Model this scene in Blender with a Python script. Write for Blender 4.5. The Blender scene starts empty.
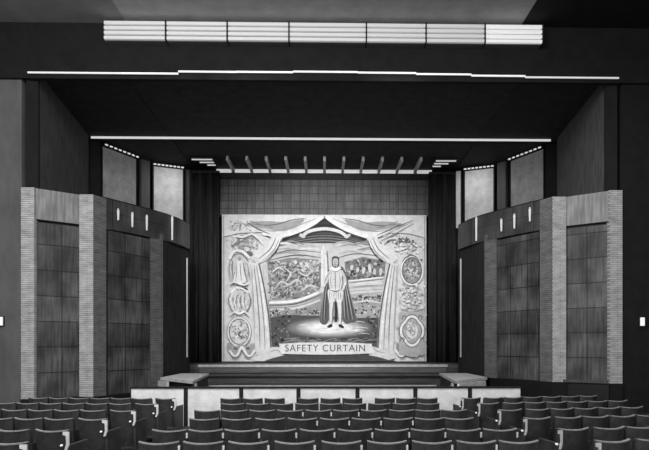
import bpy, math, random
from mathutils import Vector
C = bpy.context.scene.collection
PI = math.pi
F = 560.0
EYE = 1.95
HOR = 345.0

# ------------------------------------------------------------------ materials
MATS = {}
def lin(t): return max(0.0, t) ** 2.2
def nodes(name):
    m = bpy.data.materials.new(name); m.use_nodes = True
    nt = m.node_tree; b = nt.nodes['Principled BSDF']
    return m, nt, b
def plain(name, tone, rough=.7, noise=.15, scale=6.0, metal=0.0, spec=.3, stretch=(1,1,1), bump=0.0):
    """grey material; tone is a linear reflectance, mottled by noise"""
    if name in MATS: return MATS[name]
    m, nt, b = nodes(name); N, L = nt.nodes, nt.links
    tc = N.new('ShaderNodeTexCoord'); mp = N.new('ShaderNodeMapping'); mp.inputs['Scale'].default_value = stretch
    L.new(tc.outputs['Object'], mp.inputs['Vector'])
    no = N.new('ShaderNodeTexNoise'); no.inputs['Scale'].default_value = scale; no.inputs['Detail'].default_value = 6; no.inputs['Roughness'].default_value = .65
    L.new(mp.outputs[0], no.inputs['Vector'])
    cr = N.new('ShaderNodeValToRGB')
    lo, hi = tone*(1-noise*1.6), tone*(1+noise*1.6)
    cr.color_ramp.elements[0].position = .3; cr.color_ramp.elements[1].position = .7
    cr.color_ramp.elements[0].color = (lo,lo,lo,1); cr.color_ramp.elements[1].color = (min(1,hi),)*3+(1,)
    L.new(no.outputs['Fac'], cr.inputs[0]); L.new(cr.outputs[0], b.inputs['Base Color'])
    b.inputs['Roughness'].default_value = rough; b.inputs['Metallic'].default_value = metal
    b.inputs['Specular IOR Level'].default_value = spec
    if bump:
        bp = N.new('ShaderNodeBump'); bp.inputs['Strength'].default_value = bump; bp.inputs['Distance'].default_value = .02
        L.new(no.outputs['Fac'], bp.inputs['Height']); L.new(bp.outputs[0], b.inputs['Normal'])
    MATS[name] = m; return m
def emit(name, strength, tone=.8):
    if name in MATS: return MATS[name]
    m, nt, b = nodes(name)
    b.inputs['Base Color'].default_value = (tone,)*3+(1,)
    b.inputs['Emission Color'].default_value = (1,1,1,1); b.inputs['Emission Strength'].default_value = strength
    MATS[name] = m; return m
def gridded(name, c1, c2, mortar, bw, bh, ms, offset=0.0, grain=(14,14,1.2), gscale=1.0, gamt=.35, rough=.55, bump=.3, blotch=.0):
    """brick / veneer squares in an object's own x and z"""
    if name in MATS: return MATS[name]
    m, nt, b = nodes(name); N, L = nt.nodes, nt.links
    tc = N.new('ShaderNodeTexCoord'); sp = N.new('ShaderNodeSeparateXYZ'); cb = N.new('ShaderNodeCombineXYZ')
    L.new(tc.outputs['Object'], sp.inputs[0]); L.new(sp.outputs['X'], cb.inputs['X']); L.new(sp.outputs['Z'], cb.inputs['Y'])
    br = N.new('ShaderNodeTexBrick'); br.offset = offset; br.squash = 1
    br.inputs['Color1'].default_value = (c1,)*3+(1,); br.inputs['Color2'].default_value = (c2,)*3+(1,); br.inputs['Mortar'].default_value = (mortar,)*3+(1,)
    br.inputs['Scale'].default_value = 1; br.inputs['Brick Width'].default_value = bw; br.inputs['Row Height'].default_value = bh
    br.inputs['Mortar Size'].default_value = ms; br.inputs['Mortar Smooth'].default_value = .3
    L.new(cb.outputs[0], br.inputs['Vector'])
    mp = N.new('ShaderNodeMapping'); mp.inputs['Scale'].default_value = grain; L.new(tc.outputs['Object'], mp.inputs['Vector'])
    no = N.new('ShaderNodeTexNoise'); no.inputs['Scale'].default_value = gscale; no.inputs['Detail'].default_value = 5; L.new(mp.outputs[0], no.inputs['Vector'])
    mr = N.new('ShaderNodeMapRange'); mr.inputs['From Min'].default_value = .3; mr.inputs['From Max'].default_value = .7
    mr.inputs['To Min'].default_value = 1-gamt; mr.inputs['To Max'].default_value = 1+gamt; L.new(no.outputs['Fac'], mr.inputs['Value'])
    n2 = N.new('ShaderNodeTexNoise'); n2.inputs['Scale'].default_value = 1.1; n2.inputs['Detail'].default_value = 2; L.new(tc.outputs['Object'], n2.inputs['Vector'])
    m2 = N.new('ShaderNodeMapRange'); m2.inputs['From Min'].default_value = .35; m2.inputs['From Max'].default_value = .65
    m2.inputs['To Min'].default_value = 1-blotch; m2.inputs['To Max'].default_value = 1+blotch; L.new(n2.outputs['Fac'], m2.inputs['Value'])
    mu = N.new('ShaderNodeMath'); mu.operation = 'MULTIPLY'; L.new(mr.outputs[0], mu.inputs[0]); L.new(m2.outputs[0], mu.inputs[1])
    mx = N.new('ShaderNodeVectorMath'); mx.operation = 'SCALE'; L.new(br.outputs['Color'], mx.inputs[0]); L.new(mu.outputs[0], mx.inputs['Scale'])
    L.new(mx.outputs[0], b.inputs['Base Color']); b.inputs['Roughness'].default_value = rough; b.inputs['Specular IOR Level'].default_value = .3
    bp = N.new('ShaderNodeBump'); bp.inputs['Strength'].default_value = bump; bp.inputs['Distance'].default_value = .02; bp.invert = True
    L.new(br.outputs['Fac'], bp.inputs['Height']); L.new(bp.outputs[0], b.inputs['Normal'])
    MATS[name] = m; return m

M = {}
M['ceil_dark']  = plain('ceiling_dark', .030, .9, .2, 3)
M['ceil_mid']   = plain('ceiling_mid', .036, .9, .2, 3)
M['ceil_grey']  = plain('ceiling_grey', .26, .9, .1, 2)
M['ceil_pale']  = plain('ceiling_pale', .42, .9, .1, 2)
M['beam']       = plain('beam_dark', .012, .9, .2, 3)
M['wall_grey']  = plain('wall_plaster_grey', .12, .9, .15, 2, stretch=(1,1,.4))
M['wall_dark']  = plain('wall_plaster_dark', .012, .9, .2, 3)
M['upper']      = plain('upper_wall', .085, .85, .25, 2.5, stretch=(2,2,.5))
M['wood']       = gridded('veneer_squares', .078, .044, .010, .66, .735, .014, gamt=.5, blotch=.5)
M['band']       = gridded('veneer_band', .24, .18, .03, 2.2, 3.0, .01, gamt=.35, blotch=.2)
M['fascia']     = gridded('balcony_fascia', .06, .042, .02, 1.3, 3.0, .012, gamt=.3, blotch=.25, rough=.4)
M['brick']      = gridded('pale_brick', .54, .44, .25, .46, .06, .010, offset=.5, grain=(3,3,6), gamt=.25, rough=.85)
M['brick_dim']  = gridded('darker_brick', .17, .13, .08, .46, .06, .010, offset=.5, grain=(3,3,6), gamt=.25, rough=.85)
M['header']     = gridded('header_squares', .10, .075, .035, .40, .34, .02, gamt=.3, blotch=.15)
M['velour']     = plain('black_velour', .03, .95, .3, 4, stretch=(3,3,.3), spec=.1)
M['black']      = plain('black_paint', .012, .6, .2, 5)
M['stage_grey'] = plain('stage_boards', .12, .6, .3, 3, stretch=(.4,6,6))
M['stage_riser']= plain('stage_riser', .085, .7, .4, 4, stretch=(.3,3,8))
M['nosing']     = plain('pale_nosing', .58, .6, .12, 6)
M['rail_white'] = plain('cream_panel', .80, .7, .13, 2.5, stretch=(1,1,1.5))
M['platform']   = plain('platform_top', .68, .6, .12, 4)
M['screen_dim'] = plain('screen_cloth_dim', .42, .9, .16, 3)
M['screen_pale']= plain('screen_cloth_pale', .80, .9, .12, 3)
M['seat_cloth'] = plain('seat_cloth', .04, .8, .35, 7, spec=.15)
M['seat_shell'] = plain('seat_shell', .045, .55, .3, 6)
M['seat_rail']  = plain('pale_rail', .30, .35, .2, 9)
M['seat_frame'] = plain('seat_iron', .03, .5, .2, 9)
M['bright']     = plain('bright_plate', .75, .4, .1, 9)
M['rib']        = plain('rib_paint', .7, .5, .1, 9)
M['floor']      = plain('carpet', .035, .95, .3, 8)
M['slot']       = emit('slot_light', .16)
M['slot2']      = emit('slot_light_bright', .25)
M['tube']       = emit('fixture_slat', .12,.6)
M['tube_gap']   = plain('fixture_back', .12, .7, .1, 9)
M['strip']      = emit('strip_light', .20)
M['bulb']       = emit('bulb', .25)
M['walllamp']   = emit('wall_lamp_glass', .10,.6)
M['lamp_dim']   = emit('lamp_dim', .30)

# ------------------------------------------------------------------ mesh helper
class MB:
    def __init__(s): s.v=[]; s.f=[]; s.m=[]
    def quad(s, a,b,c,d, mi=0):
        n=len(s.v); s.v += [a,b,c,d]; s.f.append((n,n+1,n+2,n+3)); s.m.append(mi)
    def poly(s, pts, mi=0):
        n=len(s.v); s.v += pts; s.f.append(tuple(range(n,n+len(pts)))); s.m.append(mi)
    def box(s, x0,x1,y0,y1,z0,z1, mi=0):
        s.prism([(x0,y0),(x1,y0),(x1,y1),(x0,y1)], z0, z1, mi)
    def prism(s, pts, z0, z1, mi=0):
        n=len(s.v); k=len(pts)
        s.v += [(x,y,z0) for x,y in pts]+[(x,y,z1) for x,y in pts]
        s.f.append(tuple(n+i for i in range(k))[::-1]); s.f.append(tuple(n+k+i for i in range(k))); s.m += [mi,mi]
        for i in range(k):
            j=(i+1)%k; s.f.append((n+i,n+j,n+k+j,n+k+i)); s.m.append(mi)
    def strip(s, rows, mi=0, closed=False):
        """rows: lists of points of equal length, skinned"""
        n=len(s.v); k=len(rows[0])
        for r in rows: s.v += r
        R=len(rows)
        for i in range(R if closed else R-1):
            a=n+i*k; b=n+((i+1)%R)*k
            for j in range(k-1):
                s.f.append((a+j,a+j+1,b+j+1,b+j)); s.m.append(mi)
    def cyl(s, p, r, h, seg=10, axis='z', mi=0, r2=None):
        r2 = r if r2 is None else r2
        n=len(s.v)
        for (rr,t) in ((r,0),(r2,h)):
            for i in range(seg):
                a=2*PI*i/seg; u,v=rr*math.cos(a),rr*math.sin(a)
                if axis=='z': s.v.append((p[0]+u,p[1]+v,p[2]+t))
                elif axis=='y': s.v.append((p[0]+u,p[1]+t,p[2]+v))
                else: s.v.append((p[0]+t,p[1]+u,p[2]+v))
        s.f.append(tuple(n+i for i in range(seg))[::-1]); s.f.append(tuple(n+seg+i for i in range(seg))); s.m+=[mi,mi]
        for i in range(seg):
            j=(i+1)%seg; s.f.append((n+i,n+j,n+seg+j,n+seg+i)); s.m.append(mi)
    def sphere(s, c, r, seg=8, rings=5, mi=0, sz=1):
        rows=[]
        for i in range(rings+1):
            t=PI*i/rings
            rows.append([(c[0]+r*math.sin(t)*math.cos(2*PI*j/seg), c[1]+r*math.sin(t)*math.sin(2*PI*j/seg), c[2]+sz*r*math.cos(t)) for j in range(seg+1)])
        s.strip(rows, mi)
    def build(s, name, mats, parent=None, loc=None, rz=0, bevel=0, smooth=False, recalc=True):
        me=bpy.data.meshes.new(name); me.from_pydata(s.v,[],s.f)
        if not isinstance(mats,(list,tuple)): mats=[mats]
        for m in mats: me.materials.append(m)
        for p,mi in zip(me.polygons,s.m): p.material_index=mi
        if recalc:
            import bmesh
            bm=bmesh.new(); bm.from_mesh(me)
            bmesh.ops.remove_doubles(bm, verts=bm.verts, dist=1e-5)
            bmesh.ops.recalc_face_normals(bm, faces=bm.faces); bm.to_mesh(me); bm.free()
        if smooth:
            for p in me.polygons: p.use_smooth=True
        o=bpy.data.objects.new(name, me); C.objects.link(o)
        if parent: o.parent=parent
        if loc: o.location=loc
        o.rotation_euler=(0,0,rz)
        if bevel:
            b=o.modifiers.new('bevel','BEVEL'); b.width=bevel; b.segments=2; b.limit_method='ANGLE'
        return o
def tag(o, label, cat=None, group=None, kind=None):
    if label: o['label']=label
    if cat: o['category']=cat
    if group: o['group']=group
    if kind: o['kind']=kind
    return o
def empty(name, loc=(0,0,0), rz=0):
    o=bpy.data.objects.new(name,None); C.objects.link(o); o.location=loc; o.rotation_euler=(0,0,rz); return o
def copy_tree(o, parent=None):
    c=o.copy(); C.objects.link(c); c.parent=parent
    for ch in list(o.children): copy_tree(ch,c)
    return c
def X(px,d): return (px-324.0)*d/F
def Z(py,d): return EYE+(HOR-py)*d/F
def floor_z(d): return max(0.0,(12.6-d)*.0156)

# ------------------------------------------------------------------ camera
cam=bpy.data.cameras.new('camera'); co=bpy.data.objects.new('camera',cam); C.objects.link(co)
YAW=math.radians(1.0)
co.location=(0,0,EYE); co.rotation_euler=(PI/2,0,-YAW)
cam.sensor_width=36; cam.lens=36*F/649
cam.shift_y=(HOR-225)/649
cam.shift_x=-(F*math.tan(YAW)+(324.5-324.5))/649
cam.clip_end=200
bpy.context.scene.camera=co

# ------------------------------------------------------------------ floor, ceiling, shell
b=MB()
for (y0,y1) in ((-2,12.6),(12.6,26)):
    b.quad((-10.4,y0,floor_z(y0)),(10.4,y0,floor_z(y0)),(10.4,y1,floor_z(y1)),(-10.4,y1,floor_z(y1)))
b.quad((-10.4,-2,-.3),(10.4,-2,-.3),(10.4,26,-.3),(-10.4,26,-.3))
tag(b.build('floor',M['floor'],recalc=False),'dark carpeted floor sloping gently down to the orchestra pit',kind='structure')

CZ=9.75
ceil=empty('ceiling',(0,0,CZ)); tag(ceil,'stepped dark ceiling over auditorium and stage front',kind='structure')
def cb(name,mat,x0,x1,y0,y1,z0,z1,**k):
    b=MB(); b.box(x0,x1,y0,y1,z0-CZ,z1-CZ); return b.build(name,mat,ceil,**k)
cb('side_bay',M['ceil_dark'],-10.4,-5.8,16.05,25.6,CZ,CZ+.2)
cb('side_bay',M['ceil_dark'],5.8,10.4,16.05,25.6,CZ,CZ+.2)
cb('centre_bay',M['ceil_mid'],-5.8,5.8,16.05,25.6,CZ+.03,CZ+.2)
b=MB(); b.box(-10.4,10.4,15.9,16.05,9.46,11.03); tag(b.build('trim_1',M['beam']),'deep dark beam face carrying the louvred lights',kind='structure')
fc=empty('ceiling',(0,7,11.1)); tag(fc,'higher forward ceiling with a pale central strip',kind='structure')
def fb(name,mat,x0,x1,z0):
    b=MB(); b.box(x0,x1,-9,9.05,z0-11.1,.1); return b.build(name,mat,fc)
tag(fb('centre_bay',M['ceil_pale'],-5.6,5.6,11.05),'pale central strip of ceiling with painted light spill above the louvred lights')  # raised bay; its pale tone includes the light spill above the fixtures
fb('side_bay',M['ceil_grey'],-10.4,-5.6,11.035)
fb('side_bay',M['beam'],5.6,10.4,11.035)  # weaker light on the right put into a darker material
# downstand beam just above the second light slot
b=MB(); b.box(-8.9,8.9,21.1,21.3,CZ-.10,CZ-.002); tag(b.build('trim_2',M['beam']),'shallow dark ceiling step behind the long light strip',kind='structure')
for i in range(11):
    x=-4.02+.804*i
    b=MB(); b.box(x-.055,x+.055,23.2,25.05,-.16,.02); b.build('rib',M['rib'],ceil,bevel=.01)

# side walls ---------------------------------------------------------------
PTS=[(-8.57,16.0),(-8.2,16.0),(-8.17,16.06),(-7.25,16.8),(-7.25,16.72),(-6.84,16.72),(-6.62,17.15),(-5.72,18.67),(-5.46,19.03)]
RIM=6.4; BB=5.5
def seg_panel(w, name, mat, p, q, z0, z1, th=.12, bevel=0, label=None):
    """vertical slab from p to q (plan), its face towards the room, local x along it"""
    sgn = 1
    dx,dy=q[0]-p[0],q[1]-p[1]; L=math.hypot(dx,dy); a=math.atan2(dy,dx)
    b=MB(); b.box(0,L,0,th,0,z1-z0)
    o=b.build(name,mat,w,loc=(p[0],p[1],z0),rz=a,bevel=bevel)
    if label: o['label']=label
    return o
def side_wall(s):
    side='left' if s<0 else 'right'
    w=empty('wall_'+side,(0,0,0)); tag(w,'%s side wall of veneer panels and brick piers under a balcony fascia'%side,kind='structure')
    def sp(name,mat,p,q,z0,z1,th=.12,label=None,bevel=0):
        if s<0: return seg_panel(w,name,mat,p,q,z0,z1,th,bevel,label)
        return seg_panel(w,name,mat,(-q[0],q[1]),(-p[0],p[1]),z0,z1,th,bevel,label)
    grey=M['wall_grey'] if s<0 else M['wall_dark']  # right pier gets darker plaster for the weaker light on that side
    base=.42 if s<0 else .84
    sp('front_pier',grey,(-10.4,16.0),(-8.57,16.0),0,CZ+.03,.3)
    sp('brick_pier',M['brick'],(-8.57,15.96),(-8.2,15.96),base,RIM,.3,'outer pale brick pier')
    sp('base_plinth',M['black'],(-8.57,15.93),(-8.2,15.93),0,base,.3)
    sp('veneer_panel',M['wood'],(-8.2,16.1),(-7.22,16.8),base,BB-.05)
    sp('upper_band',M['band'],(-8.2,16.03),(-7.22,16.73),BB+.02,RIM,.2,'lighter veneer band above the outer panel')
    sp('base_plinth',M['black'],(-8.2,16.02),(-7.22,16.72),0,base,.2)
    sp('shadow_gap',M['black'],(-8.2,16.16),(-7.22,16.86),BB-.06,BB+.04)
    sp('brick_pier',M['brick'],(-7.25,16.68),(-6.84,16.68),base,RIM,.4,'inner pale brick pier')
    sp('brick_return',M['brick_dim'],(-6.84,16.70),(-6.62,17.12),base,RIM,.3)  # shade of the side face put into a darker copy of the brick
    sp('base_plinth',M['black'],(-7.25,16.62),(-6.80,16.62),0,base,.4)
    sp('base_plinth',M['black'],(-6.80,16.64),(-5.6,18.9),0,base,.3)
    sp('veneer_panel',M['wood'],(-6.62,17.2),(-5.72,18.70),base,BB-.05)
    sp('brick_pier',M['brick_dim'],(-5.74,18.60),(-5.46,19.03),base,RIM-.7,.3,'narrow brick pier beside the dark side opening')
    # curved balcony fascia from the inner pier towards the stage
    ctrl=[(-6.66,17.06),(-6.2,17.78),(-5.70,18.60),(-5.36,19.25),(-5.12,19.95),(-4.98,20.8)]
    rows=[]
    for i in range(len(ctrl)-1):
        for k in range(4):
            t=k/4; rows.append((ctrl[i][0]*(1-t)+ctrl[i+1][0]*t, ctrl[i][1]*(1-t)+ctrl[i+1][1]*t))
    rows.append(ctrl[-1])
    b=MB()
    b.strip([[(-s*x if s>0 else x,y,BB) for x,y in rows] ,[(-s*x if s>0 else x,y,RIM) for x,y in rows],
             [(-s*(x-.12) if s>0 else x-.12,y+.05,RIM) for x,y in rows],[(-s*(x-.12) if s>0 else x-.12,y+.05,BB) for x,y in rows]],closed=True)
    b.build('balcony_fascia',M['fascia'],w)
    b=MB()
    b.strip([[((x-.02)*(-s) if s>0 else x-.02,y,RIM-.002) for x,y in rows],[((x-.02)*(-s) if s>0 else x-.02,y,RIM+.04) for x,y in rows],
             [((x-.2)*(-s) if s>0 else x-.2,y+.05,RIM+.04) for x,y in rows],[((x-.2)*(-s) if s>0 else x-.2,y+.05,RIM-.002) for x,y in rows]],closed=True)
    b.build('fascia_cap',M['black'],w)
    # balcony deck behind the rim
    b=MB(); pts=[(-8.57,16.15),(-8.2,16.15),(-7.2,16.9),(-6.8,17.1)]+[(x-.12,y+.05) for x,y in rows]+[(-5.35,21.2),(-6.6,24.4),(-8.75,24.4)]
    if s>0: pts=[(-x,y) for x,y in pts][::-1]
    b.prism(pts,BB-.02,BB+.1); b.build('balcony_deck',M['wall_dark'],w)
    # opening back wall and jamb
    sp('recess_wall',M['wall_dark'],(-6.9,20.9),(-5.05,20.9),0,BB-.02,.15)
    sp('jamb',M['nosing'],(-5.07,20.66),(-5.03,20.66),1.5,5.15,.05)
    if s>0: sp('jamb',M['nosing'],(-5.40,19.9),(-5.37,19.9),1.4,BB,.05)
    sp('curved_return',M['velour'],(-5.46,19.05),(-5.05,20.8),0,BB-.02,.05)
    # upper wall above the rim
    sp('upper_pier',M['wall_dark'],(-8.45,16.02),(-8.15,16.1),RIM,CZ,.2)
    sp('upper_wall',M['upper'],(-8.2,16.3),(-8.78,21.0),RIM-.8,CZ+.02,.15,'plain grey upper wall')
    sp('upper_pier',M['wall_dark'],(-9.3,21.1),(-8.5,21.4),RIM-.8,CZ,.2)
    sp('screen_wall',M['wall_dark'],(-9.6,21.9),(-6.9,25.3),RIM-.8,CZ,.2)
    sp('mid_pier',M['wall_grey'],(-7.62,23.45),(-7.36,23.75),RIM-.8,CZ-.05,.2)
    # outer shell back to behind the camera
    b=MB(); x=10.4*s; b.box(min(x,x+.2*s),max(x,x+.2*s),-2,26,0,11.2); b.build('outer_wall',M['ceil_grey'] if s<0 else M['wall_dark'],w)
    b=MB(); x0,x1=sorted((8.57*s,10.4*s)); 
    return w
wl=side_wall(-1); wr=side_wall(1)
seg_panel(wr,'base_ledge',M['nosing'],(7.15,16.68),(8.15,15.98),.84,.92,.1,0,'thin pale ledge at the foot of the panels').data.materials[0]=M['upper']

# back wall with header grid
wb=empty('wall_back',(0,25.2,0)); tag(wb,'panelled proscenium header and dark wall behind the curtain',kind='structure')
b=MB(); b.box(-9.6,9.6,.35,.55,0,CZ+.1); b.build('rear_wall',M['wall_dark'],wb)
b=MB(); b.box(0,9.36,0,.12,0,1.66); b.build('panelled_header',M['header'],wb,loc=(-4.68,-.15,7.70))
for i in range(11):
    x=-4.02+.804*i; b=MB(); b.box(x-.03,x+.03,-.19,-.12,7.72,9.34); b.build('stile',M['stage_riser'],wb)
b=MB(); b.box(-4.8,4.8,-.25,.1,9.34,9.62); b.build('soffit_board',M['black'],wb)
b=MB(); b.box(-4.75,4.75,-.2,.1,7.66,7.74); b.build('curtain_guide',M['black'],wb)

# ------------------------------------------------------------------ light slots
def part_box(name,mat,par,x0,x1,y0,y1,z0,z1,bevel=0):
    b=MB(); b.box(x0,x1,y0,y1,z0,z1); return b.build(name,mat,par,bevel=bevel)
edges=[33,124,180,237,293,357,415,470,524,618]; ys=[72.6,73.2,71.5,71.8,71.6,72.6,74,75.6,77.4]
def ZY(py,x,y): return EYE+(HOR-py)*(x*math.sin(YAW)+y*math.cos(YAW))/F
names9=['first','second','third','fourth','fifth','sixth','seventh','eighth','ninth','tenth','eleventh','twelfth']
for i in range(9):
    x0,x1=X(edges[i],16),X(edges[i+1],16)
    t=empty('slot_light',((x0+x1)/2,15.852,ZY(ys[i],(x0+x1)/2,15.82)))
    h=(x1-x0)/2
    part_box('tube',M['slot'] if i in(0,8) else M['slot2'],t,-h,h,-.03,0,-.022,.022)
    part_box('housing',M['black'],t,-h,h,0,.05,-.025,.04)
    tag(t,'thin bright light strip along the ceiling beam, %s segment from the left'%names9[i],'light','light strips along the upper ceiling beam')
t=empty('slot_light',(0,21.05,9.69)); part_box('tube',M['slot2'],t,-8.7,8.55,-.04,0,-.04,.035); part_box('housing',M['black'],t,-8.7,8.6,0,.05,-.04,.05)
tag(t,'long unbroken light strip across the lower ceiling step above the stage','light')
# louvred fixtures
le=[104,166,227,288.5,366,426,485.5,544]
for i in range(7):
    d=15.6; x0,x1=X(le[i],d)+.02,X(le[i+1],d)-.02; z1,z0=10.94,10.41
    t=empty('louvred_light',((x0+x1)/2,d,z0)); h=(x1-x0)/2
    part_box('housing',M['tube_gap'],t,-h,h,.08,.3,0,z1-z0)
    for k in range(4):
        zc=.06+.137*k
        b=MB(); b.box(-h,h,0,.08,zc-.045,zc+.045); b.build('slat',M['tube'] if i<6 else M['strip'],t,bevel=.01)
    part_box('end_cap',M['black'],t,h-.0,h+.035,-.02,.3,-.01,z1-z0+.01)
    tag(t,'white slatted louvre light under the pale ceiling, %s from the left%s'%(names9[i],', widest of the seven' if i==3 else ''),'light','louvred ceiling lights')
# strip between ribs above the header
for i in range(10):
    x0=-4.02+.804*i+.06; x1=x0+.684
    o=MB(); o.box(-(x1-x0)/2,(x1-x0)/2,0,.04,0,.15)
    t=o.build('strip_light',M['strip'],loc=((x0+x1)/2,24.9,9.60))
    tag(t,'short glowing strip between ceiling ribs above the header, %s from the left'%names9[i],'light','strip lights between the ceiling ribs')
for s,nm in ((-1,'left'),(1,'right')):
    x0,x1=sorted((4.11*s,4.8*s))
    o=MB(); o.box(-.33,.33,0,.04,0,.15); t=o.build('strip_light',M['strip'],loc=((x0+x1)/2,24.9,9.60))
    tag(t,'short glowing strip outside the %s-most ceiling rib'%nm,'light','strip lights between the ceiling ribs')
# small slatted grilles in the ceiling corners
for s,nm in ((-1,'left'),(1,'right')):
    t=empty('ceiling_grille',(5.1*s,23.8,9.74)); tag(t,'small slatted ceiling grille above the %s stage drapes'%nm,'grille')
    part_box('backing',M['black'],t,-.62,.62,-.5,.75,-.01,.0)
    for k in range(3):
        x0,x1=sorted((s*(.55-.0*k),s*(-.42+.28*k))); x0,x1=(-x1,-x0)
        x0,x1=sorted((-s*.4,s*(.45-.25*k)))
        part_box('slat',M['strip'],t,x0,x1,-.3+.36*k,-.24+.36*k,-.05,-.01)

# ------------------------------------------------------------------ side screens, bulbs
def screen(px0,d0,px1,d1,mat,s,label,bulbs=True,ztop=None):
    zb=5.62 if bulbs else 7.1
    x0,x1=X(px0,d0),X(px1,d1)
    if s>0: x0,x1=-x1,-x0; d0,d1=d1,d0
    L=math.hypot(x1-x0,d1-d0); a=math.atan2(d1-d0,x1-x0)
    t=empty('side_screen',(x0,d0,zb),a); H=(ztop or 9.55)-zb
    part_box('cloth',mat,t,.05,L-.05,-.03,0,0,H)
    part_box('frame',M['black'],t,0,.05,-.05,0,0,H+.02); part_box('frame',M['black'],t,L-.05,L,-.05,0,0,H+.02)
    tag(t,label,'screen')
    if bulbs:
        r=empty('light_batten',(x0+.15*math.sin(a),d0-.15*math.cos(a),9.60),a); part_box('bar',M['black'],r,0,L,0,.05,0,.07)
        n=8
        for k in range(n):
            u=L*(k+.5)/n; b=MB(); b.box(u-.055,u+.055,-.06,.0,-.025,.03); b.build('bulb',M['bulb'],r,bevel=.012)
        tag(r,'row of small bulbs above the %s'%label.split(',')[0],'light')
screen(102,21.55,137,23.1,M['screen_dim'],-1,'grey outer screen on the left side wall, above the balcony fascia')
screen(153,23.95,184,24.45,M['screen_pale'],-1,'pale inner screen on the left side wall, next to the stage drapes')
screen(102,21.55,137,23.1,M['screen_dim'],1,'grey outer screen on the right side wall, above the balcony fascia')
screen(153,23.95,184,24.45,M['screen_pale'],1,'pale inner screen on the right side wall, next to a narrow pale strip')
screen(186,24.5,193,24.6,M['screen_pale'],1,'narrow pale strip of screen against the right stage drapes',False,9.6)
screen(185,24.5,190.5,24.6,M['upper'],-1,'narrow dull grey strip of screen against the left stage drapes',False,9.6)

# ------------------------------------------------------------------ stage drapes
def drape(x0,x1,y,z0,z1,label,seed):
    rnd=random.Random(seed); t=empty('stage_drape',((x0+x1)/2,y,z0)); h=(x1-x0)/2
    n=int((x1-x0)/.035); rows=[[],[]]; ph=0
    for i in range(n+1):
        u=-h+2*h*i/n; ph+=.42+.2*rnd.random(); yy=.13*math.sin(ph)+.03*math.sin(ph*2.3)
        rows[0].append((u,yy,0)); rows[1].append((u,yy*.8,z1-z0))
    b=MB(); b.strip(rows); o=b.build('cloth',M['velour'],t,smooth=True)
    sm=o.modifiers.new('thick','SOLIDIFY'); sm.thickness=.012
    part_box('heading',M['black'],t,-h,h,-.13,.13,z1-z0-.12,z1-z0-.01)
    tag(t,label,'curtain','black drapes beside the safety curtain')
drape(-6.15,-4.62,24.75,1.2,9.6,'tall black folded drape hanging left of the safety curtain',3)
drape(4.62,6.15,24.75,1.2,9.6,'tall black folded drape hanging right of the safety curtain',5)

# ------------------------------------------------------------------ stage
st=empty('stage',(0,22,0)); tag(st,'low dark stage with pale nosing below the safety curtain','stage')
part_box('deck',M['stage_grey'],st,-6.4,6.4,.04,3.4,1.02,1.17)
part_box('nosing',M['nosing'],st,-4.95,4.85,-.05,.04,1.08,1.185,.01)
part_box('riser',M['stage_riser'],st,-6.3,6.3,.06,.3,0,1.02)
part_box('upper_moulding',M['stage_grey'],st,-4.9,4.8,-.02,.06,.86,1.06,.01)
part_box('lower_moulding',M['black'],st,-4.7,4.6,.0,.06,.66,.74,.01)
part_box('step_deck',M['stage_riser'],st,-4.05,4.0,-2.0,.05,.30,.44)
part_box('step_nosing',M['nosing'],st,-4.1,4.0,-2.08,-2.0,.42,.52,.01)
part_box('step_front',M['black'],st,-4.1,4.0,-1.98,-1.8,0,.30)
# side platforms beside the pit
for s,nm in ((-1,'left'),(1,'right')):
    pts=[(3.65,15.6),(5.05,17.3),(5.05,19.88),(4.08,19.86)]
    if s<0: pts=[(-x,y) for x,y in pts][::-1]
    cx,cy=4.4*s,18.2
    t=empty('side_platform',(cx,cy,0))
    lp=[(x-cx,y-cy) for x,y in pts]
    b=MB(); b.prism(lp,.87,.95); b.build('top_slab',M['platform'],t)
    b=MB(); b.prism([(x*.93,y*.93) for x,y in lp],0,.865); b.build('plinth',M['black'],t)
    # pale end face
    e0,e1=((4.05,16.05),(4.95,17.15))
    p,q=(e0,e1) if s>0 else ((-e1[0],e1[1]),(-e0[0],e0[1]))
    if s>0: p,q=(3.72,15.64),(4.85,16.98)
    else: p,q=(-5.02,17.2),(-4.62,16.72)
    L=math.hypot(q[0]-p[0],q[1]-p[1]); a=math.atan2(q[1]-p[1],q[0]-p[0])
    b=MB(); b.box(0,L,-.075,.0,0,.165); b.build('end_face',M['rail_white'] if s>0 else M['nosing'],t,loc=(p[0]-cx,p[1]-cy,.70),rz=a)
    b=MB()
    rows=[]
    for k in range(9):
        aa=PI*k/8; r=.11
        rows.append([(0,r*math.cos(aa)-.0,r*math.sin(aa)),(.05,r*math.cos(aa),r*math.sin(aa)),(.05,(r-.04)*math.cos(aa),(r-.04)*math.sin(aa)),(0,(r-.04)*math.cos(aa),(r-.04)*math.sin(aa)),(0,r*math.cos(aa)-.0,r*math.sin(aa))])
    b.strip(rows); b.build('scroll_bracket',M['nosing'],t,loc=((3.68 if s>0 else -3.73)-cx,16.2-cy,.74))
    tag(t,'low pale-topped platform at the %s end of the orchestra pit'%nm,'platform')

# orchestra rail
rl=empty('orchestra_rail',(0,13.5,0)); tag(rl,'low cream panelled rail with dark posts and black cap in front of the pit','rail')
x0,x1=X(132,13.5),X(521,13.5)
part_box('cap',M['black'],rl,x0-.02,x1+.02,-.03,.12,.905,.945,.008)
pc=[132,186,241,298,357,415,470,521]
for i in range(7):
    part_box('panel',M['rail_white'],rl,X(pc[i],13.5)+(.05 if i else 0),X(pc[i+1],13.5)-(.05 if i<6 else 0),0,.07,.0,.905)
for i in range(1,7):
    xx=X(pc[i],13.5); part_box('post',M['black'],rl,xx-.048,xx+.048,-.02,.09,0,.905)

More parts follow.
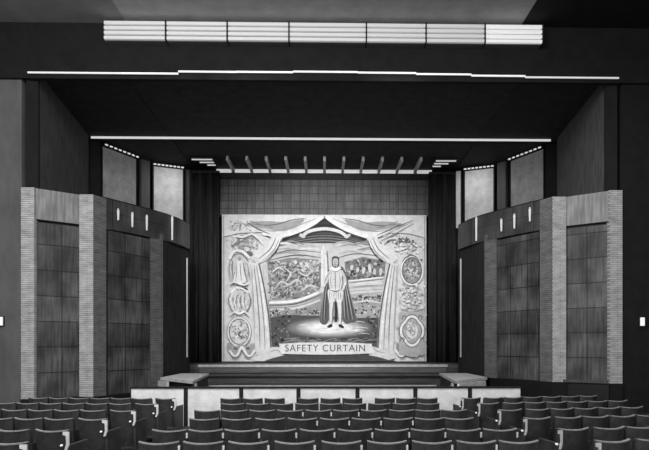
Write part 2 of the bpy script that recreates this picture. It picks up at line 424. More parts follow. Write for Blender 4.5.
# ------------------------------------------------------------------ wall lights on the fascias
def wall_light(x,y,z,h,label,m):
    t=empty('wall_light',(x,y,z)); 
    b=MB(); b.cyl((0,0,0),.028,h,10,'z',0,.04); b.build('glass_tube',m,t,smooth=False)
    b=MB(); b.box(-.03,.03,.01,.07,h*.35,h*.5); b.build('bracket',M['seat_frame'],t)
    b=MB(); b.sphere((0,0,h+.03),.03); b.build('finial',m,t,smooth=True)
    tag(t,label,'light','slim wall lights on the balcony fascias')
ordn=['first','second','third']
def on_fascia(u):  # point on the left fascia (plan), pushed off its face
    ctrl=[(-6.66,17.06),(-6.2,17.78),(-5.70,18.60),(-5.36,19.25),(-5.12,19.95),(-4.98,20.8)]
    for a,c in zip(ctrl,ctrl[1:]):
        # find where the ray of pixel column u hits
        n=40
        for k in range(n):
            t=k/n; x=a[0]*(1-t)+c[0]*t; y=a[1]*(1-t)+c[1]*t
            if 324+x*F/y>=u: return (x+.06,y-.06)
    return (ctrl[-1][0]+.06,ctrl[-1][1]-.06)
for s,cols in ((-1,(117.5,131.5,146)),(1,(503.5,516.5,532))):
    if s>0: cols=cols[::-1]
    for k,u in enumerate(cols):
        uu=u if s<0 else 648-u
        x,y=on_fascia(uu); h=(.30,.42,.45)[k] if s<0 else (.38,.42,.36)[k]
        wall_light(x*(1 if s<0 else -1),y,5.62+(.18 if k==0 else .06),h,'slim bright wall light on the %s balcony fascia, %s from the outer brick pier'%('left' if s<0 else 'right',ordn[k]),M['walllamp'])
    x,y=on_fascia(171 if s<0 else 170)
    wall_light(x*(1 if s<0 else -1),y,5.56,.78,'tall thin wall light on the curved end of the %s balcony fascia'%('left' if s<0 else 'right'),M['walllamp'])
for s,px in ((-1,3.0),(1,645.5)):
    d=15.9; x=X(px,d); o=empty('exit_lamp',(x,15.98,2.5))
    part_box('lens',M['bulb'],o,-.055,.055,-.09,-.03,0,.24,.01); part_box('back_plate',M['black'],o,-.07,.07,-.03,.02,-.02,.26)
    tag(o,'small white lamp on the %s front pier'%('left' if s<0 else 'right'),'light')

# ------------------------------------------------------------------ theatre seats
W=.44
def arc_y(u,c=.075): return c*(2*u/W)**2
def make_seat(kind):
    """kind: 'plain', 'ticked' (pale bracket), 'endL' (aisle end on -x), 'endR'"""
    t=empty('theatre_seat')
    n=10; us=[-W/2+W*i/n for i in range(n+1)]
    def rec(z): return -.13*(z-.40)       # recline: higher is further back
    def shell(z0,z1,th,off,lift=0,zz=6):
        outer=[];inner=[]
        zs=[z0+(z1-z0)*k/zz for k in range(zz+1)]
        rows=[]
        for z in zs: rows.append([(u,arc_y(u)+rec(z)-off,z+lift*(2*u/W)**2*(z-z0)/(z1-z0)) for u in us])
        for z in zs[::-1]: rows.append([(u,arc_y(u)+rec(z)-off+th,z+lift*(2*u/W)**2*(z-z0)/(z1-z0)) for u in us])
        return rows
    b=MB(); r=shell(.14,.757,.03,.0,.016); b.strip(r,closed=True)
    for e in (0,-1):
        zz=7
        for k in range(zz-1): b.quad(r[k][e],r[k+1][e],r[2*zz-2-k][e],r[2*zz-1-k][e])
    b.build('backrest',M['seat_shell'],t,smooth=False)
    # padded front of the backrest
    b=MB(); r=shell(.42,.74,.05,-.03,.012); b.strip(r,closed=True)
    for e in (0,-1):
        for k in range(6): b.quad(r[k][e],r[k+1][e],r[12-k][e],r[13-k][e])
    b.build('back_cushion',M['seat_cloth'],t)
    b=MB(); r=[]
    for (dy,z) in ((-.006,.755),(-.006,.769),(.036,.769),(.036,.755)):
        r.append([(u,arc_y(u)+rec(.76)+dy,z+.016*(2*u/W)**2) for u in us])
    b.strip(r,closed=True); b.build('top_rail',M['seat_rail'],t)
    b=MB(); b.box(-W/2+.03,W/2-.03,.08,.50,.36,.44); b.build('seat_cushion',M['seat_cloth'],t,bevel=.025)
    for s in (-1,1):
        x=s*(W/2-.008)
        b=MB(); b.box(x-.012,x+.012,.04,.46,.55,.59); b.build('armrest',M['seat_frame'],t,bevel=.008)
        b=MB(); b.box(x-.012,x+.012,.10,.40,0,.55); b.build('side_standard',M['seat_frame'],t,bevel=.006)
    if kind=='ticked':
        b=MB(); b.box(W/2-.008,W/2+.016,.02,.045,.665,.735); b.build('bracket',M['bright'],t,bevel=.004)
    if kind in('endL','endR'):
        s=-1 if kind=='endL' else 1; x=s*(W/2+.035)
        b=MB(); b.box(x-.02,x+.02,-.06,.42,0,.60); b.build('end_panel',M['seat_shell'],t,bevel=.01)
        # pale hooked arm scroll
        b=MB()
        pr=[(-.05,.79),(.03,.79),(.03,.62),(.0,.55),(-.03,.55),(-.005,.64),(-.01,.74),(-.05,.75)]
        pts1=[(x+.9*s*0+(-.0)+(u*(1.0 if kind=='endR' else .75)),-.085,z-.02) for u,z in pr]; pts2=[(a,y+.02,z) for a,y,z in pts1]
        k=len(pr); nv=len(b.v); b.v+=pts1+pts2; b.f+=[tuple(nv+i for i in range(k)),tuple(nv+k+i for i in range(k))]; b.m+=[0,0]
        for i in range(k):
            j=(i+1)%k; b.f.append((nv+i,nv+j,nv+k+j,nv+k+i)); b.m.append(0)
        tag(b.build('arm_scroll',M['bright'] if kind=='endR' else M['nosing'],t),'pale hooked arm end')
        b=MB(); b.cyl((x-.065,-.10,.60),.0125,.03,10,'y'); b.build('aisle_lamp',M['bulb'],t)
    return t
protos={k:make_seat(k) for k in('plain','ticked','endL','endR')}
used=set()
def seat(kind,x,d,rz,label,group):
    p=protos[kind]
    o=p if kind not in used else copy_tree(p)
    used.add(kind)
    o.location=(x,d,floor_z(d)); o.rotation_euler=(0,0,rz)
    tag(o,label,'seat',group)
rowpos={'A':6.2,'B':7.2,'C':8.45,'D':9.7,'E':11.0,'F':12.3}
rowname={'A':'row nearest the viewer','B':'second row from the viewer','C':'third row from the viewer','D':'fourth row from the viewer','E':'second row from the orchestra rail','F':'front row at the orchestra rail'}
edgesR={
 'A':[136.5,180,225,270,318,364,410,455,500,541],
 'B':[151,187,223,259,297.5,335.6,373.7,410,446.5,482.5,520],
 'C':[188,219,253,285.6,318,350,382,414,445,474],
 'D':[193,220,248,275,303.7,332,359,388,415,441.5,468],
 'E':[220,244.5,269,293.5,318,342.5,367,391.5,416,441],
 'F':[219,241,263,285,None,297,319,341,363,None,374,395.5,417,438.5]}
num=['first','second','third','fourth','fifth','sixth','seventh','eighth','ninth','tenth']
for R,es in edgesR.items():
    d=rowpos[R]; k=0
    for a,c in zip(es,es[1:]):
        if a is None or c is None: continue
        x=(X(a,d)+X(c,d))/2
        tick = R in 'AB' or (R=='C' and 3<=k<=6) or (R=='D' and 3<=k<=5)  # pale brackets on these seats only, standing in for light from the centre
        if R=='A' and k==8: tick=False
        seat('ticked' if tick else 'plain',x,d,0,'dark theatre seat, centre block, %s, %s from the left'%(rowname[R],num[k]),'theatre seats in the centre block')
        k+=1
cnt={'A':2,'B':4,'C':5,'D':6,'E':7,'F':7}
for s,nm,ang in ((-1,'left',math.radians(5)),(1,'right',math.radians(10))):
    for R,d0 in rowpos.items():
        for k in range(cnt[R]):
            u=.25+.475*k+(.06 if k else 0)
            x=s*(3.25 if s<0 else 3.02)+s*u*math.cos(ang); d=d0+u*math.sin(ang)
            kind='plain'
            if k==0: kind='endR' if s<0 else 'endL'
            seat(kind,x,d,s*ang,('%s side block seat, %s, pale arm end at aisle'%(nm,rowname[R]) if k==0 else 'dark theatre seat, %s side block, %s, %s from the aisle'%(nm,rowname[R],num[k])),'theatre seats in the %s side block'%nm)

# ------------------------------------------------------------------ safety curtain
exec(r'''
D=25.0
TN=[.02,.035,.055,.08,.11,.145,.185,.23,.28,.33,.39,.45,.52,.59,.66,.74]
PAINT=[plain('scene_paint_%d'%i,v,.85,.10,4,spec=.1) for i,v in enumerate(TN)]
def tone(t):  # display tone 0..1 -> slot
    v=(t**2.2)*1.02
    return min(range(len(TN)),key=lambda i:abs(TN[i]**.45-v**.45))
sc=empty('safety_curtain',(0,D,1.2)); tag(sc,'large pale painted safety curtain filling the stage opening, lettered across its foot','curtain')
def P(x,y,l):
    x=min(425.6,max(222.4,x)); y=min(361.4,max(215.4,y))
    return (X(x,D),-.05-.004*l,Z(y,D)-1.2)
def smooth(pts,n=6,closed=False):
    out=[]; k=len(pts)
    rng=range(k if closed else k-1)
    for i in rng:
        if closed: p0,p1,p2,p3=pts[(i-1)%k],pts[i],pts[(i+1)%k],pts[(i+2)%k]
        else: p0,p1,p2,p3=pts[max(i-1,0)],pts[i],pts[i+1],pts[min(i+2,k-1)]
        for j in range(n):
            t=j/n
            out.append(tuple(.5*((2*p1[c])+(-p0[c]+p2[c])*t+(2*p0[c]-5*p1[c]+4*p2[c]-p3[c])*t*t+(-p0[c]+3*p1[c]-3*p2[c]+p3[c])*t**3) for c in (0,1)))
    if not closed: out.append(tuple(pts[-1][:2]))
    return out
LAY=[1.0]
def nl():
    LAY[0]+=.02; return LAY[0]
def area(b,pts,t,sm=True,mirror=False):
    l=nl(); q=smooth(pts,5,True) if sm else pts
    b.poly([P(x,y,l) for x,y in q],tone(t))
    if mirror: b.poly([P(648-x,y,l) for x,y in q],tone(t))
def stroke(b,pts,w,t,taper=True,mirror=False):
    l=nl(); q=smooth(pts,6); n=len(q)
    L=[];Rr=[]
    for i,(x,y) in enumerate(q):
        x2,y2=q[min(i+1,n-1)]; x1,y1=q[max(i-1,0)]
        dx,dy=x2-x1,y2-y1; h=math.hypot(dx,dy) or 1; u=i/(n-1)
        ww=w/2*(.35+.65*math.sin(PI*u)) if taper else w/2
        L.append((x-dy/h*ww,y+dx/h*ww)); Rr.append((x+dy/h*ww,y-dx/h*ww))
    b.strip([[P(x,y,l) for x,y in L],[P(x,y,l) for x,y in Rr]],tone(t))
    if mirror: b.strip([[P(648-x,y,l) for x,y in L],[P(648-x,y,l) for x,y in Rr]],tone(t))
def blob(b,x,y,rx,ry,t,rot=0,n=10,j=.0,rnd=None):
    l=nl(); pts=[]
    for i in range(n):
        a=2*PI*i/n; k=1+(j*(rnd.random()-.5) if rnd else 0)
        u,v=rx*k*math.cos(a),ry*k*math.sin(a); pts.append(P(x+u*math.cos(rot)-v*math.sin(rot),y+u*math.sin(rot)+v*math.cos(rot),l))
    b.poly(pts,tone(t))
def fin(b,name,**k):
    return b.build(name,PAINT,sc,recalc=False)
b=MB(); b.box(X(222,D),X(426,D),-.04,.04,0.0,Z(215,D)-1.2,tone(.80)); b.build('canvas',PAINT,sc)
# ---- landscape
rnd=random.Random(11)
def mottle(b,n,fx,fy,rx,ry,tones,rot=3.0):
    for _ in range(n):
        x,y=fx(),fy(); blob(b,x,y,rnd.uniform(*rx),rnd.uniform(*ry),rnd.choice(tones),rnd.uniform(-rot,rot),7,.5,rnd)
def curls(b,n,x0,x1,y0,y1,r0,r1,w,tones):
    for _ in range(n):
        x,y,rr,a=rnd.uniform(x0,x1),rnd.uniform(y0,y1),rnd.uniform(r0,r1),rnd.uniform(0,6.3)
        stroke(b,[(x+rr*math.cos(a+k*.75),y+rr*math.sin(a+k*.75)) for k in range(4)],w,rnd.choice(tones))
def soft(b,cx,cy,rx,ry,t0,t1,n,flat=1.0):
    for k in range(n):
        u=k/(n-1); f=1-.55*u
        l=nl(); b.poly([P(cx+rx*f*math.cos(2*PI*i/28),cy+ry*f*math.sin(2*PI*i/28)*(flat if math.sin(2*PI*i/28)>0 else 1),l) for i in range(28)],tone(t0+(t1-t0)*u))
b=MB()
area(b,[(262,262),(285,238),(324,224),(364,238),(388,262),(384,350),(268,350)],.60,False)
area(b,[(272,250),(283,239),(300,231),(324,217),(348,231),(365,239),(376,250),(376,252),(272,252)],.26,False)
for k in range(7): stroke(b,[(276+k,246-k*.5),(300,243-k*2.2),(324,241-k*2.6),(348,243-k*2.2),(372-k,246-k*.5)],1.3,.48-.04*k)
area(b,[(262,262),(275,247),(300,243.5),(345,243.5),(374,246),(388,262),(384,300),(266,300)],.74,False)
for k in range(26):
    y=rnd.uniform(244,259); x=rnd.uniform(266,300) if k%2 else rnd.uniform(330,362)
    stroke(b,[(x,y),(x+11,y-rnd.uniform(1,3)),(x+24,y-rnd.uniform(-1,2))],rnd.uniform(.8,2.2),rnd.choice((.5,.58,.64,.68,.8,.84)))
stroke(b,[(268,257),(290,250.5),(322,253)],1.1,.42); stroke(b,[(335,259),(355,254),(386,257)],1.1,.38); stroke(b,[(268,261),(295,255.5),(322,258)],1.4,.36)
area(b,[(267,263),(290,258),(322,260),(322,300),(300,305),(270,303)],.52,False)
area(b,[(344,262),(362,257),(385,261),(384,278),(346,281)],.44,False)
mottle(b,420,lambda:rnd.uniform(268,321),lambda:rnd.uniform(262,302),(.7,1.8),(.6,1.4),(.32,.38,.44,.5,.56,.62,.68,.74))
mottle(b,40,lambda:rnd.uniform(292,320),lambda:rnd.uniform(261,272),(1,2.6),(.9,1.8),(.66,.72,.76))
curls(b,70,270,318,264,300,1.5,4,.8,(.26,.34,.72,.8))
mottle(b,120,lambda:rnd.uniform(346,384),lambda:rnd.uniform(260,279),(.8,1.8),(.8,2.2),(.26,.34,.42,.5,.6,.7))
for x in (351,357,363,369,374,380): blob(b,x,rnd.uniform(267,272),1.6,rnd.uniform(2.6,4.5),rnd.choice((.74,.8)),rnd.uniform(-.2,.2),10,.3,rnd)
for pts in ([(274,290),(281,282),(289,285),(296,280),(302,283)],[(284,268),(290,274),(286,282)],[(298,272),(306,276),(312,270)],[(300,292),(309,286),(318,288)],[(272,273),(278,268),(284,271)]):
    stroke(b,pts,1.7,.76)
area(b,[(346,280.5),(384,277.5),(384,296),(348,298)],.68,False)
for k in range(14):
    y=282+k*1.1; stroke(b,[(348,y),(364,y-1.5+rnd.uniform(-.5,.5)),(383,y-2.5)],.8,rnd.choice((.55,.62,.76,.84)))
stroke(b,[(346,281.5),(365,279.5),(384,277)],1.5,.86); stroke(b,[(346,283.4),(365,281.4),(384,279)],.7,.34)
area(b,[(348,297),(384,297),(384,318),(352,320)],.58,False)
mottle(b,150,lambda:rnd.uniform(348,383),lambda:rnd.choice((rnd.gauss(298,1.3),rnd.gauss(310,3))),(.7,1.8),(.5,1.3),(.26,.32,.4,.48,.56,.66,.72))
stroke(b,[(350,303.5),(366,301),(383,303.5)],1.8,.8)
area(b,[(269,300),(300,299),(322,292),(322,322),(270,322)],.55,False)
for k in range(10): stroke(b,[(270,301+k*2),(296,299.5+k*1.9),(321,291+k*2.2)],1.0,rnd.choice((.45,.52,.62,.7)))
stroke(b,[(269,303),(296,301),(322,291)],2.6,.86,False); stroke(b,[(269,306),(296,304),(320,295)],.9,.32)
stroke(b,[(270,310),(296,308.5),(320,300)],1.8,.78,False)
mottle(b,130,lambda:rnd.uniform(270,320),lambda:rnd.gauss(312,1.8),(.7,1.8),(.6,1.3),(.26,.34,.42,.5,.62,.72))
area(b,[(269,318),(285,315),(322,316),(350,318),(384,318),(383,350),(270,350)],.30,False)
mottle(b,120,lambda:rnd.uniform(269,290) if rnd.random()<.5 else rnd.uniform(366,384),lambda:rnd.uniform(316,348),(.8,2.2),(.6,1.6),(.18,.24,.3,.36,.44))
for k in range(40): 
    x=rnd.uniform(284,372); stroke(b,[(x-6,rnd.uniform(337,343)),(x,rnd.uniform(338,342)),(x+6,rnd.uniform(337,343))],.9,rnd.choice((.24,.36,.44,.5)))
soft(b,329,328,44,10.5,.36,.86,10)
for k in range(26):
    x=rnd.uniform(298,358); y=rnd.uniform(321,335); stroke(b,[(x,y),(x+6,y-.6),(x+12,y+.3)],.7,rnd.choice((.72,.78,.9)))
area(b,[(320.5,252),(323,245),(325.5,252),(327,262),(327,292),(319.5,292)],.84,False)
stroke(b,[(326.5,251),(327.5,270),(327.5,300)],1.1,.38); stroke(b,[(320.5,262),(320,280),(320.5,292)],.8,.5); stroke(b,[(323.4,250),(323.6,270),(323.4,290)],.8,.7)
fin(b,'painted_landscape')
# ---- standing figure in a cloak
b=MB()
area(b,[(329,270),(324,290),(321,306),(319.5,322),(327,323),(331,300)],.36)
area(b,[(340,268),(346,275),(349,292),(354,312),(357,320),(351,323),(343,322),(340,300)],.34)
for k in range(7):
    x0=342.5+k*2; stroke(b,[(341+k*.55,276),(343+k*1.15,296),(x0+1.5,320-abs(k-3)*.3)],.9,(.62,.22,.55,.2,.66,.25,.5)[k])
for k in range(4): stroke(b,[(328-k,280),(325.5-k,300),(325-k*1.4,321)],.8,(.2,.58,.24,.52)[k])
area(b,[(329.5,270.5),(334,268.5),(339.5,270),(341.5,278),(340,290),(335.5,292.5),(330,290.5),(328,280)],.80)
area(b,[(328.4,289.5),(341,289.5),(342.2,297),(341,302),(336,301.5),(335,298.5),(333.5,302),(329,301.5),(327.6,297)],.82)
for k in range(6): stroke(b,[(329.6+k*2.1,291),(329+k*2.2,296),(329.8+k*2.1,300.5)],.6,(.5,.66,.45,.62,.5,.4)[k])
for xc,dx in ((331,-.5),(338.8,.8)):
    area(b,[(xc-2.5,301),(xc+2.4,301),(xc+1.7+dx*.4,308),(xc+2+dx,313),(xc+.9+dx,325),(xc-1.3+dx,325),(xc-2+dx,313),(xc-1.7+dx*.4,308)],.84)
    stroke(b,[(xc+2.1,302),(xc+1.6+dx,312),(xc+.9+dx,324)],.8,.45,False); stroke(b,[(xc-2.2,303),(xc-1.9+dx*.7,312),(xc-1.2+dx,322)],.5,.6,False)
area(b,[(334.2,302),(336,302),(336.8,312),(336.6,322),(334,322),(334.4,312)],.22,False)
area(b,[(326.5,327),(329.5,324.3),(331.6,324.6),(331.8,326.6),(329,328)],.2); area(b,[(338.2,324.6),(340.4,324.4),(343.5,327),(342,328.4),(338.2,326.8)],.2)
stroke(b,[(330.5,271),(326.8,277),(325.5,283)],3.0,.74,False); stroke(b,[(325.7,281),(323.5,286),(319.5,291)],2.1,.78,False); blob(b,319,291.6,1.5,1.1,.72,-.7)
stroke(b,[(329,273),(325.4,279),(324.2,284)],.6,.34)
stroke(b,[(340.2,271),(343.8,278),(344.4,285)],3.0,.72,False); stroke(b,[(344.3,283),(342.6,289),(339,293)],2.1,.76,False); stroke(b,[(342.2,274),(342.4,281),(342.8,286)],.7,.4)
stroke(b,[(335,271),(334.8,282),(335,291)],.7,.42)
for y in (274,277,280,283,286): blob(b,334,y,.4,.4,.4,0,6)
stroke(b,[(331,273),(330,281),(331,289)],.8,.6); stroke(b,[(338.6,273),(339.6,281),(338.6,289)],.8,.55); stroke(b,[(328.5,289.8),(335,291.8),(341,289.5)],1,.32)
area(b,[(329.2,269.4),(332,267.2),(337,267),(340.4,269),(335,271.8)],.90); stroke(b,[(330,270),(335,272.2),(340,269.8)],.6,.4)
area(b,[(331.3,260),(332,257.5),(335,256.6),(338,257.8),(338.6,261),(338.2,266),(336.6,268),(333.4,268),(331.6,265.5)],.32)
area(b,[(332.3,260.4),(334,259),(336.4,259.2),(337.5,261),(337.2,265),(335.2,268),(333.2,266.6),(332.2,264)],.70)
stroke(b,[(333,265.2),(334.7,264.8),(336.4,265.3)],.6,.35); area(b,[(333.6,266),(335.8,266),(334.9,269)],.34,False)
blob(b,333.5,262.3,.5,.35,.2,0,6); blob(b,336,262.3,.5,.35,.2,0,6); stroke(b,[(334.8,262),(334.6,263.6),(335,264.1)],.4,.45)
fin(b,'painted_figure')
# ---- draperies
b=MB()
# top spandrels and big swags
area(b,[(223,216),(324,216),(312,225),(298,232),(284,236),(272,236),(262,233),(240,234),(223,238)],.82,False,True)
area(b,[(243,226),(262,222),(286,223),(304,220),(296,228),(282,232),(266,230)],.62,True,True)
stroke(b,[(252,225),(272,226),(292,221),(306,219)],1.2,.42,True,True)
stroke(b,[(256,229),(274,232),(296,227),(316,219)],1.1,.55,True,True)
stroke(b,[(262,234),(278,237.5),(298,232),(312,225),(323,217.5)],3.4,.90,False,True)
stroke(b,[(266,236.5),(280,240),(299,234.5),(313,227),(324,219)],.8,.30,False,True)
stroke(b,[(248,224),(258,230),(270,235)],1.3,.35,True,True); stroke(b,[(250,221.5),(262,226),(274,229)],1.1,.5,True,True)
# diagonal gathered fall to the tie
area(b,[(272,234),(282,237),(276,250),(264,262),(254,264),(252,257),(264,250),(270,242)],.84,True,True)
stroke(b,[(276,238),(270,250),(258,260)],1.0,.40,True,True); stroke(b,[(279,240),(273,252),(262,262)],1.0,.55,True,True); stroke(b,[(281,240),(276,252),(266,263)],.9,.22,True,True)
blob(b,256,261,4.2,3,.78,.4); blob(b,392,261,4.2,3,.78,-.4)
stroke(b,[(252,260),(256,264),(261,263)],.9,.3,True,True)
# hanging tails
area(b,[(251,264),(260,263),(266,290),(270,320),(272,351),(256,355),(254,320),(252,290)],.80,False,True)
stroke(b,[(259,264),(264.5,290),(269,320),(271,350)],1.5,.35,False,True)
stroke(b,[(256.5,266),(260.5,292),(264,325),(265,350)],1.1,.5,True,True)
stroke(b,[(254,266),(257,292),(259.5,325),(260,348)],1.2,.45,True,True)
stroke(b,[(252,266),(253,292),(255,330)],.9,.55,True,True)
stroke(b,[(258,266),(262.5,292),(266.5,325),(268.5,350)],1.2,.92,True,True)
# ribbon at the crown of the arch
stroke(b,[(302,237),(309,232),(324,229.5),(338,232),(346,237)],3.2,.84,False)
stroke(b,[(303,239),(310,234.4),(324,231.8),(338,234.4),(345,239)],.7,.3)
blob(b,302,236.5,3,2,.78,.5,8,.5,rnd); blob(b,347,236.5,3,2,.78,-.5,8,.5,rnd)
fin(b,'painted_drapery')
# ---- ornament borders
b=MB()
stroke(b,[(224.2,217),(224.2,290),(224.2,360.6)],.8,.6,False,True)
def oval(cx,cy,rx,ry,w,t):
    q=[(cx+rx*math.cos(2*PI*i/16),cy+ry*math.sin(2*PI*i/16)) for i in range(17)]; stroke(b,q,w,t,False)
def mot(n,cx,cy,sx,sy,tones,r=(.6,1.5)): 
    for _ in range(n): blob(b,rnd.gauss(cx,sx),rnd.gauss(cy,sy),rnd.uniform(*r),rnd.uniform(*r),rnd.choice(tones),rnd.uniform(-3,3),7,.5,rnd)
mot(46,239,227,4.5,2.6,(.5,.56,.62,.68,.74)); mot(60,245,244,7,3.2,(.52,.58,.64,.7,.76)); curls(b,14,234,260,238,250,2,4,.7,(.45,.5,.86))
stroke(b,[(233,237),(243,238),(252,235),(259,240),(264,246)],2.0,.9); stroke(b,[(234,239.2),(244,240),(252,237.3),(260,243)],.8,.46)
stroke(b,[(233,250),(237,243),(247,241)],1,.5); stroke(b,[(232,236),(236,241),(232,246)],1.2,.86); blob(b,250,254,3.5,2.0,.42,.4)
# niche with a standing figure
blob(b,239.5,269,9.5,14,.72,0,20); mot(50,239.5,270,4,6,(.5,.58,.64,.7,.78))
stroke(b,[(230,260),(234,252.6),(242,252),(250,259)],2.6,.9,False); stroke(b,[(231,262),(235,255.8),(242,255.4),(248.5,262)],1,.40,False)
area(b,[(237,262),(240,259),(243,262),(244,272),(246,283),(234,283),(236,272)],.82); blob(b,240,259.6,1.8,2.2,.6); stroke(b,[(240.5,264),(241,274),(242,282)],.8,.48); stroke(b,[(237.2,264),(236.8,274),(236,282)],.7,.5); stroke(b,[(243.4,263),(245,272),(247.5,281)],1,.42)
stroke(b,[(233,261),(232.5,270),(234,280)],1.4,.46); stroke(b,[(247,263),(249,272),(250,280)],.9,.5); stroke(b,[(230,262),(229.4,272),(231,283)],.9,.6)
stroke(b,[(230,285),(235,282.5),(244,285.5),(250,283)],1.6,.9); stroke(b,[(231,286.8),(236,284.6),(244,287.4),(249,285.4)],1.1,.36)
# second medallion, two busts
blob(b,239.5,301,10.5,13.5,.74,0,20); blob(b,244,289.6,4.4,1.7,.30,.1); stroke(b,[(231,294),(238,288),(250,293)],1.8,.88)
mot(70,240,302,4.5,5,(.46,.54,.6,.68,.76,.84)); stroke(b,[(231,293),(229,302),(233,312)],1.3,.5); stroke(b,[(248.5,293),(251,302),(247,313)],1.3,.48); stroke(b,[(233,294),(231.4,302),(235,311)],.9,.88)
for x0 in (236,240,244): stroke(b,[(x0,295),(x0-1,302),(x0+.6,309)],1.2,.84); stroke(b,[(x0+1.4,296),(x0+.6,302),(x0+1.8,309)],.8,.42)
stroke(b,[(230,316),(235,312.5),(240,314),(245,312),(250,317)],2,.88); stroke(b,[(231,318),(236,314.6),(240,316),(245,314.2),(249,318)],.8,.44)
# third, a shield in scrollwork
blob(b,239.5,333,11,14,.76,0,20); oval(239.5,332,9.6,12.4,1.1,.50); oval(239.5,332,11,14,1.1,.88); oval(239.5,332,12,15,.7,.56)
mot(70,239.5,332,4.2,5.2,(.5,.58,.66,.74,.84)); curls(b,16,233,246,324,341,1.5,3.5,.8,(.42,.5,.88)); stroke(b,[(241,331),(239,335),(243,338)],1.4,.36)
for m in (0,1):
    f=(lambda p:[(650-x,y) for x,y in p]) if m else (lambda p:p)
    area(b,f([(228,343),(236,346),(242,344),(248,346),(254,343),(253,352),(247,355),(242,350),(236,355),(229,352)]),.52 if m else .60)
    stroke(b,f([(230,350),(234,355.5),(238,354.6),(242.3,347),(247,354.6),(251,355.5),(255,350)]),2.2,.92,False); stroke(b,f([(230,352.6),(234,358),(239,356.8),(242.5,351),(246.4,356.8),(251,358)]),.8,.48,False)
    for q in ((236,348.5),(248,348.5)): blob(b,*f([q])[0],2.0,1.5,.42)
# right: sprays, wreath, cartouche
for p,t in (([(376,236),(392,229),(412,221)],.48),([(377,238),(392,231.4),(411,223)],.66),([(380,241),(396,233.5),(413,224)],.5),([(383,245),(389,240.5),(396,240)],.5)): stroke(b,p,1.2,t)
mot(34,402,240.5,4.5,1.6,(.26,.34,.42,.5,.6)); mot(60,405,248,6,3,(.64,.7,.76,.86)); stroke(b,[(408,242),(412,246),(415,248)],1.4,.38)
blob(b,411,271,9.5,13,.56,0,20); mot(150,411,271,3.8,5.4,(.34,.4,.48,.54,.62,.7,.76)); oval(411,271,9.6,13,1.3,.42); oval(411,271,10.8,14.2,1.4,.88)
stroke(b,[(401,263),(405,258),(412,256),(419,261)],1.3,.38)
mot(90,411,297,6,6,(.64,.7,.76,.84,.9)); curls(b,16,401,421,288,307,2,4,.8,(.52,.58,.9))
stroke(b,[(399,309),(410,312),(423,310)],1.2,.42); stroke(b,[(400,289.5),(410,287),(421,290)],.9,.56)
area(b,[(398,313),(410,311),(424,313),(424,354),(411,357),(398,354)],.66,False); mot(60,411,334,8,13,(.58,.64,.7,.74))
pts=[]
for i in range(41):
    a=2*PI*i/40+PI/4; q=1+.16*abs(math.cos(2*a))
    pts.append((411+9.6*q*math.cos(a),331+12.5*q*math.sin(a)))
stroke(b,[(411+(x-411)*1.14,331+(y-331)*1.11) for x,y in pts],1,.42,False); stroke(b,pts,2.2,.90,False); stroke(b,[(411+(x-411)*.84,331+(y-331)*.86) for x,y in pts],.9,.46,False)
for q in ((403,318),(419,318),(401,340),(421,340)): stroke(b,[(q[0]-2,q[1]+2),(q[0]-1,q[1]-2),(q[0]+2,q[1]-1),(q[0]+1,q[1]+2)],1.4,.46)
blob(b,411,331,5.6,8,.82,0,14); mot(40,411,331,2.6,4,(.54,.62,.7,.78)); curls(b,8,406,416,324,338,1.4,3,.7,(.48,.9))
fin(b,'painted_ornament')
# ---- foot of the picture: dark floor and lettered scroll
b=MB()
area(b,[(262,361.3),(280,356),(300,353),(350,353),(372,356),(396,361.3)],.32,False)
for k in range(4): stroke(b,[(272+k*4,360-k*1.6),(324,358.5-k*1.6),(386-k*4,360-k*1.6)],.6,.22)
area(b,[(254,361),(254,357),(262,353),(272,347),(284,347),(284,355),(272,358),(264,361)],.80,False)
area(b,[(394,358),(392,352),(384,350),(370,346),(368,355),(378,357),(388,360)],.80,False)
area(b,[(279,343.5),(300,342.2),(324,341.8),(350,342.2),(371,343.5),(371,353.2),(350,354.2),(324,354.6),(300,354.2),(281,353.6)],.84,False)
stroke(b,[(280,343.8),(300,342.6),(324,342.2),(350,342.6),(371,343.8)],.5,.5,False); stroke(b,[(281,354.2),(300,354.8),(324,355.2),(350,354.8),(371,353.9)],.7,.2,False)
stroke(b,[(270,352),(277,350),(281,353)],.8,.5); stroke(b,[(372,347),(376,351),(384,353)],.8,.5)
fin(b,'painted_scroll')
cu=bpy.data.curves.new('lettering','FONT'); cu.body='SAFETY CURTAIN'; cu.align_x='CENTER'; cu.align_y='CENTER'; cu.size=.43; cu.space_character=1.12; cu.extrude=.002; cu.space_word=1.0
tmp=bpy.data.objects.new('lettering_source',cu); C.objects.link(tmp)
bpy.context.view_layer.update()
dg=bpy.context.evaluated_depsgraph_get(); me=bpy.data.meshes.new_from_object(tmp.evaluated_get(dg))
bpy.data.objects.remove(tmp)
lt=bpy.data.objects.new('lettering',me); C.objects.link(lt); me.materials.clear(); me.materials.append(PAINT[3]); lt.parent=sc
xs=[v.co.x for v in me.vertices]; sx=(X(364,D)-X(285,D))/(max(xs)-min(xs))
lt.rotation_euler=(PI/2,0,0); lt.scale=(sx,1,1); lt.location=(X(324.8,D)-0,-.05-.004*LAY[0]-.01,Z(348.4,D)-1.2)
lt['label']='dark capital letters on the pale scroll'
part_box('bottom_bar',M['black'],sc,X(222,D),X(426,D),-.06,.05,-.012,.02)
''')

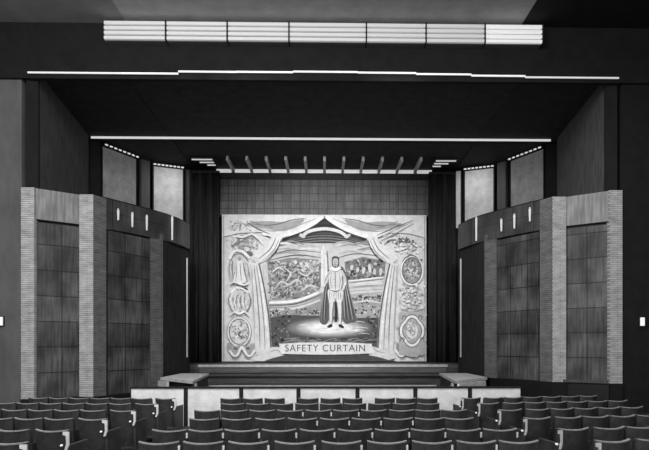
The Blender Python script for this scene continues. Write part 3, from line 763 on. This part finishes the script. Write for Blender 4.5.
# ------------------------------------------------------------------ light
sc_=bpy.context.scene
w=bpy.data.worlds.new('world'); sc_.world=w; w.use_nodes=True
w.node_tree.nodes['Background'].inputs[0].default_value=(1,1,1,1); w.node_tree.nodes['Background'].inputs[1].default_value=.8
def area_light(name,loc,target,size,power,sy=None,spread=180):
    l=bpy.data.lights.new(name,'AREA'); l.energy=power; l.size=size; l.shape='RECTANGLE'; l.size_y=sy or size; l.spread=math.radians(spread)
    o=bpy.data.objects.new(name,l); C.objects.link(o); o.location=loc
    o.rotation_euler=(Vector(target)-Vector(loc)).to_track_quat('-Z','Y').to_euler(); return o
def spot(name,loc,target,power,deg,blend=.6,size=.2):
    l=bpy.data.lights.new(name,'SPOT'); l.energy=power; l.spot_size=math.radians(deg); l.spot_blend=blend; l.shadow_soft_size=size
    o=bpy.data.objects.new(name,l); C.objects.link(o); o.location=loc
    o.rotation_euler=(Vector(target)-Vector(loc)).to_track_quat('-Z','Y').to_euler(); return o
for x in (-3,3): spot('curtain_spot',(x,9,9.2),(x*.3,25,4.6),2500,42,.7)
area_light('fill_light',(0,7,10.6),(0,9,0),8,500,4)  # unseen overhead lamp added to bring out the seat tops
area_light('fill_light',(-5,4,9.5),(-8.5,16,4),3,300)  # unseen lamp added to lift the left pier and wall
spot('fill_spot',(-6,9,9.6),(7.3,16.5,5.2),1500,34,.8)  # unseen spot added to brighten the right band and inner brick
for sx in (-1,1): area_light('screen_light',(sx*6.2,23.3,9.3),(sx*6.8,24.3,7.2),.8,4,.3)
vs=sc_.view_settings; vs.view_transform='Standard'; vs.look='None'; vs.gamma=1; vs.use_curve_mapping=False; vs.exposure=1.0
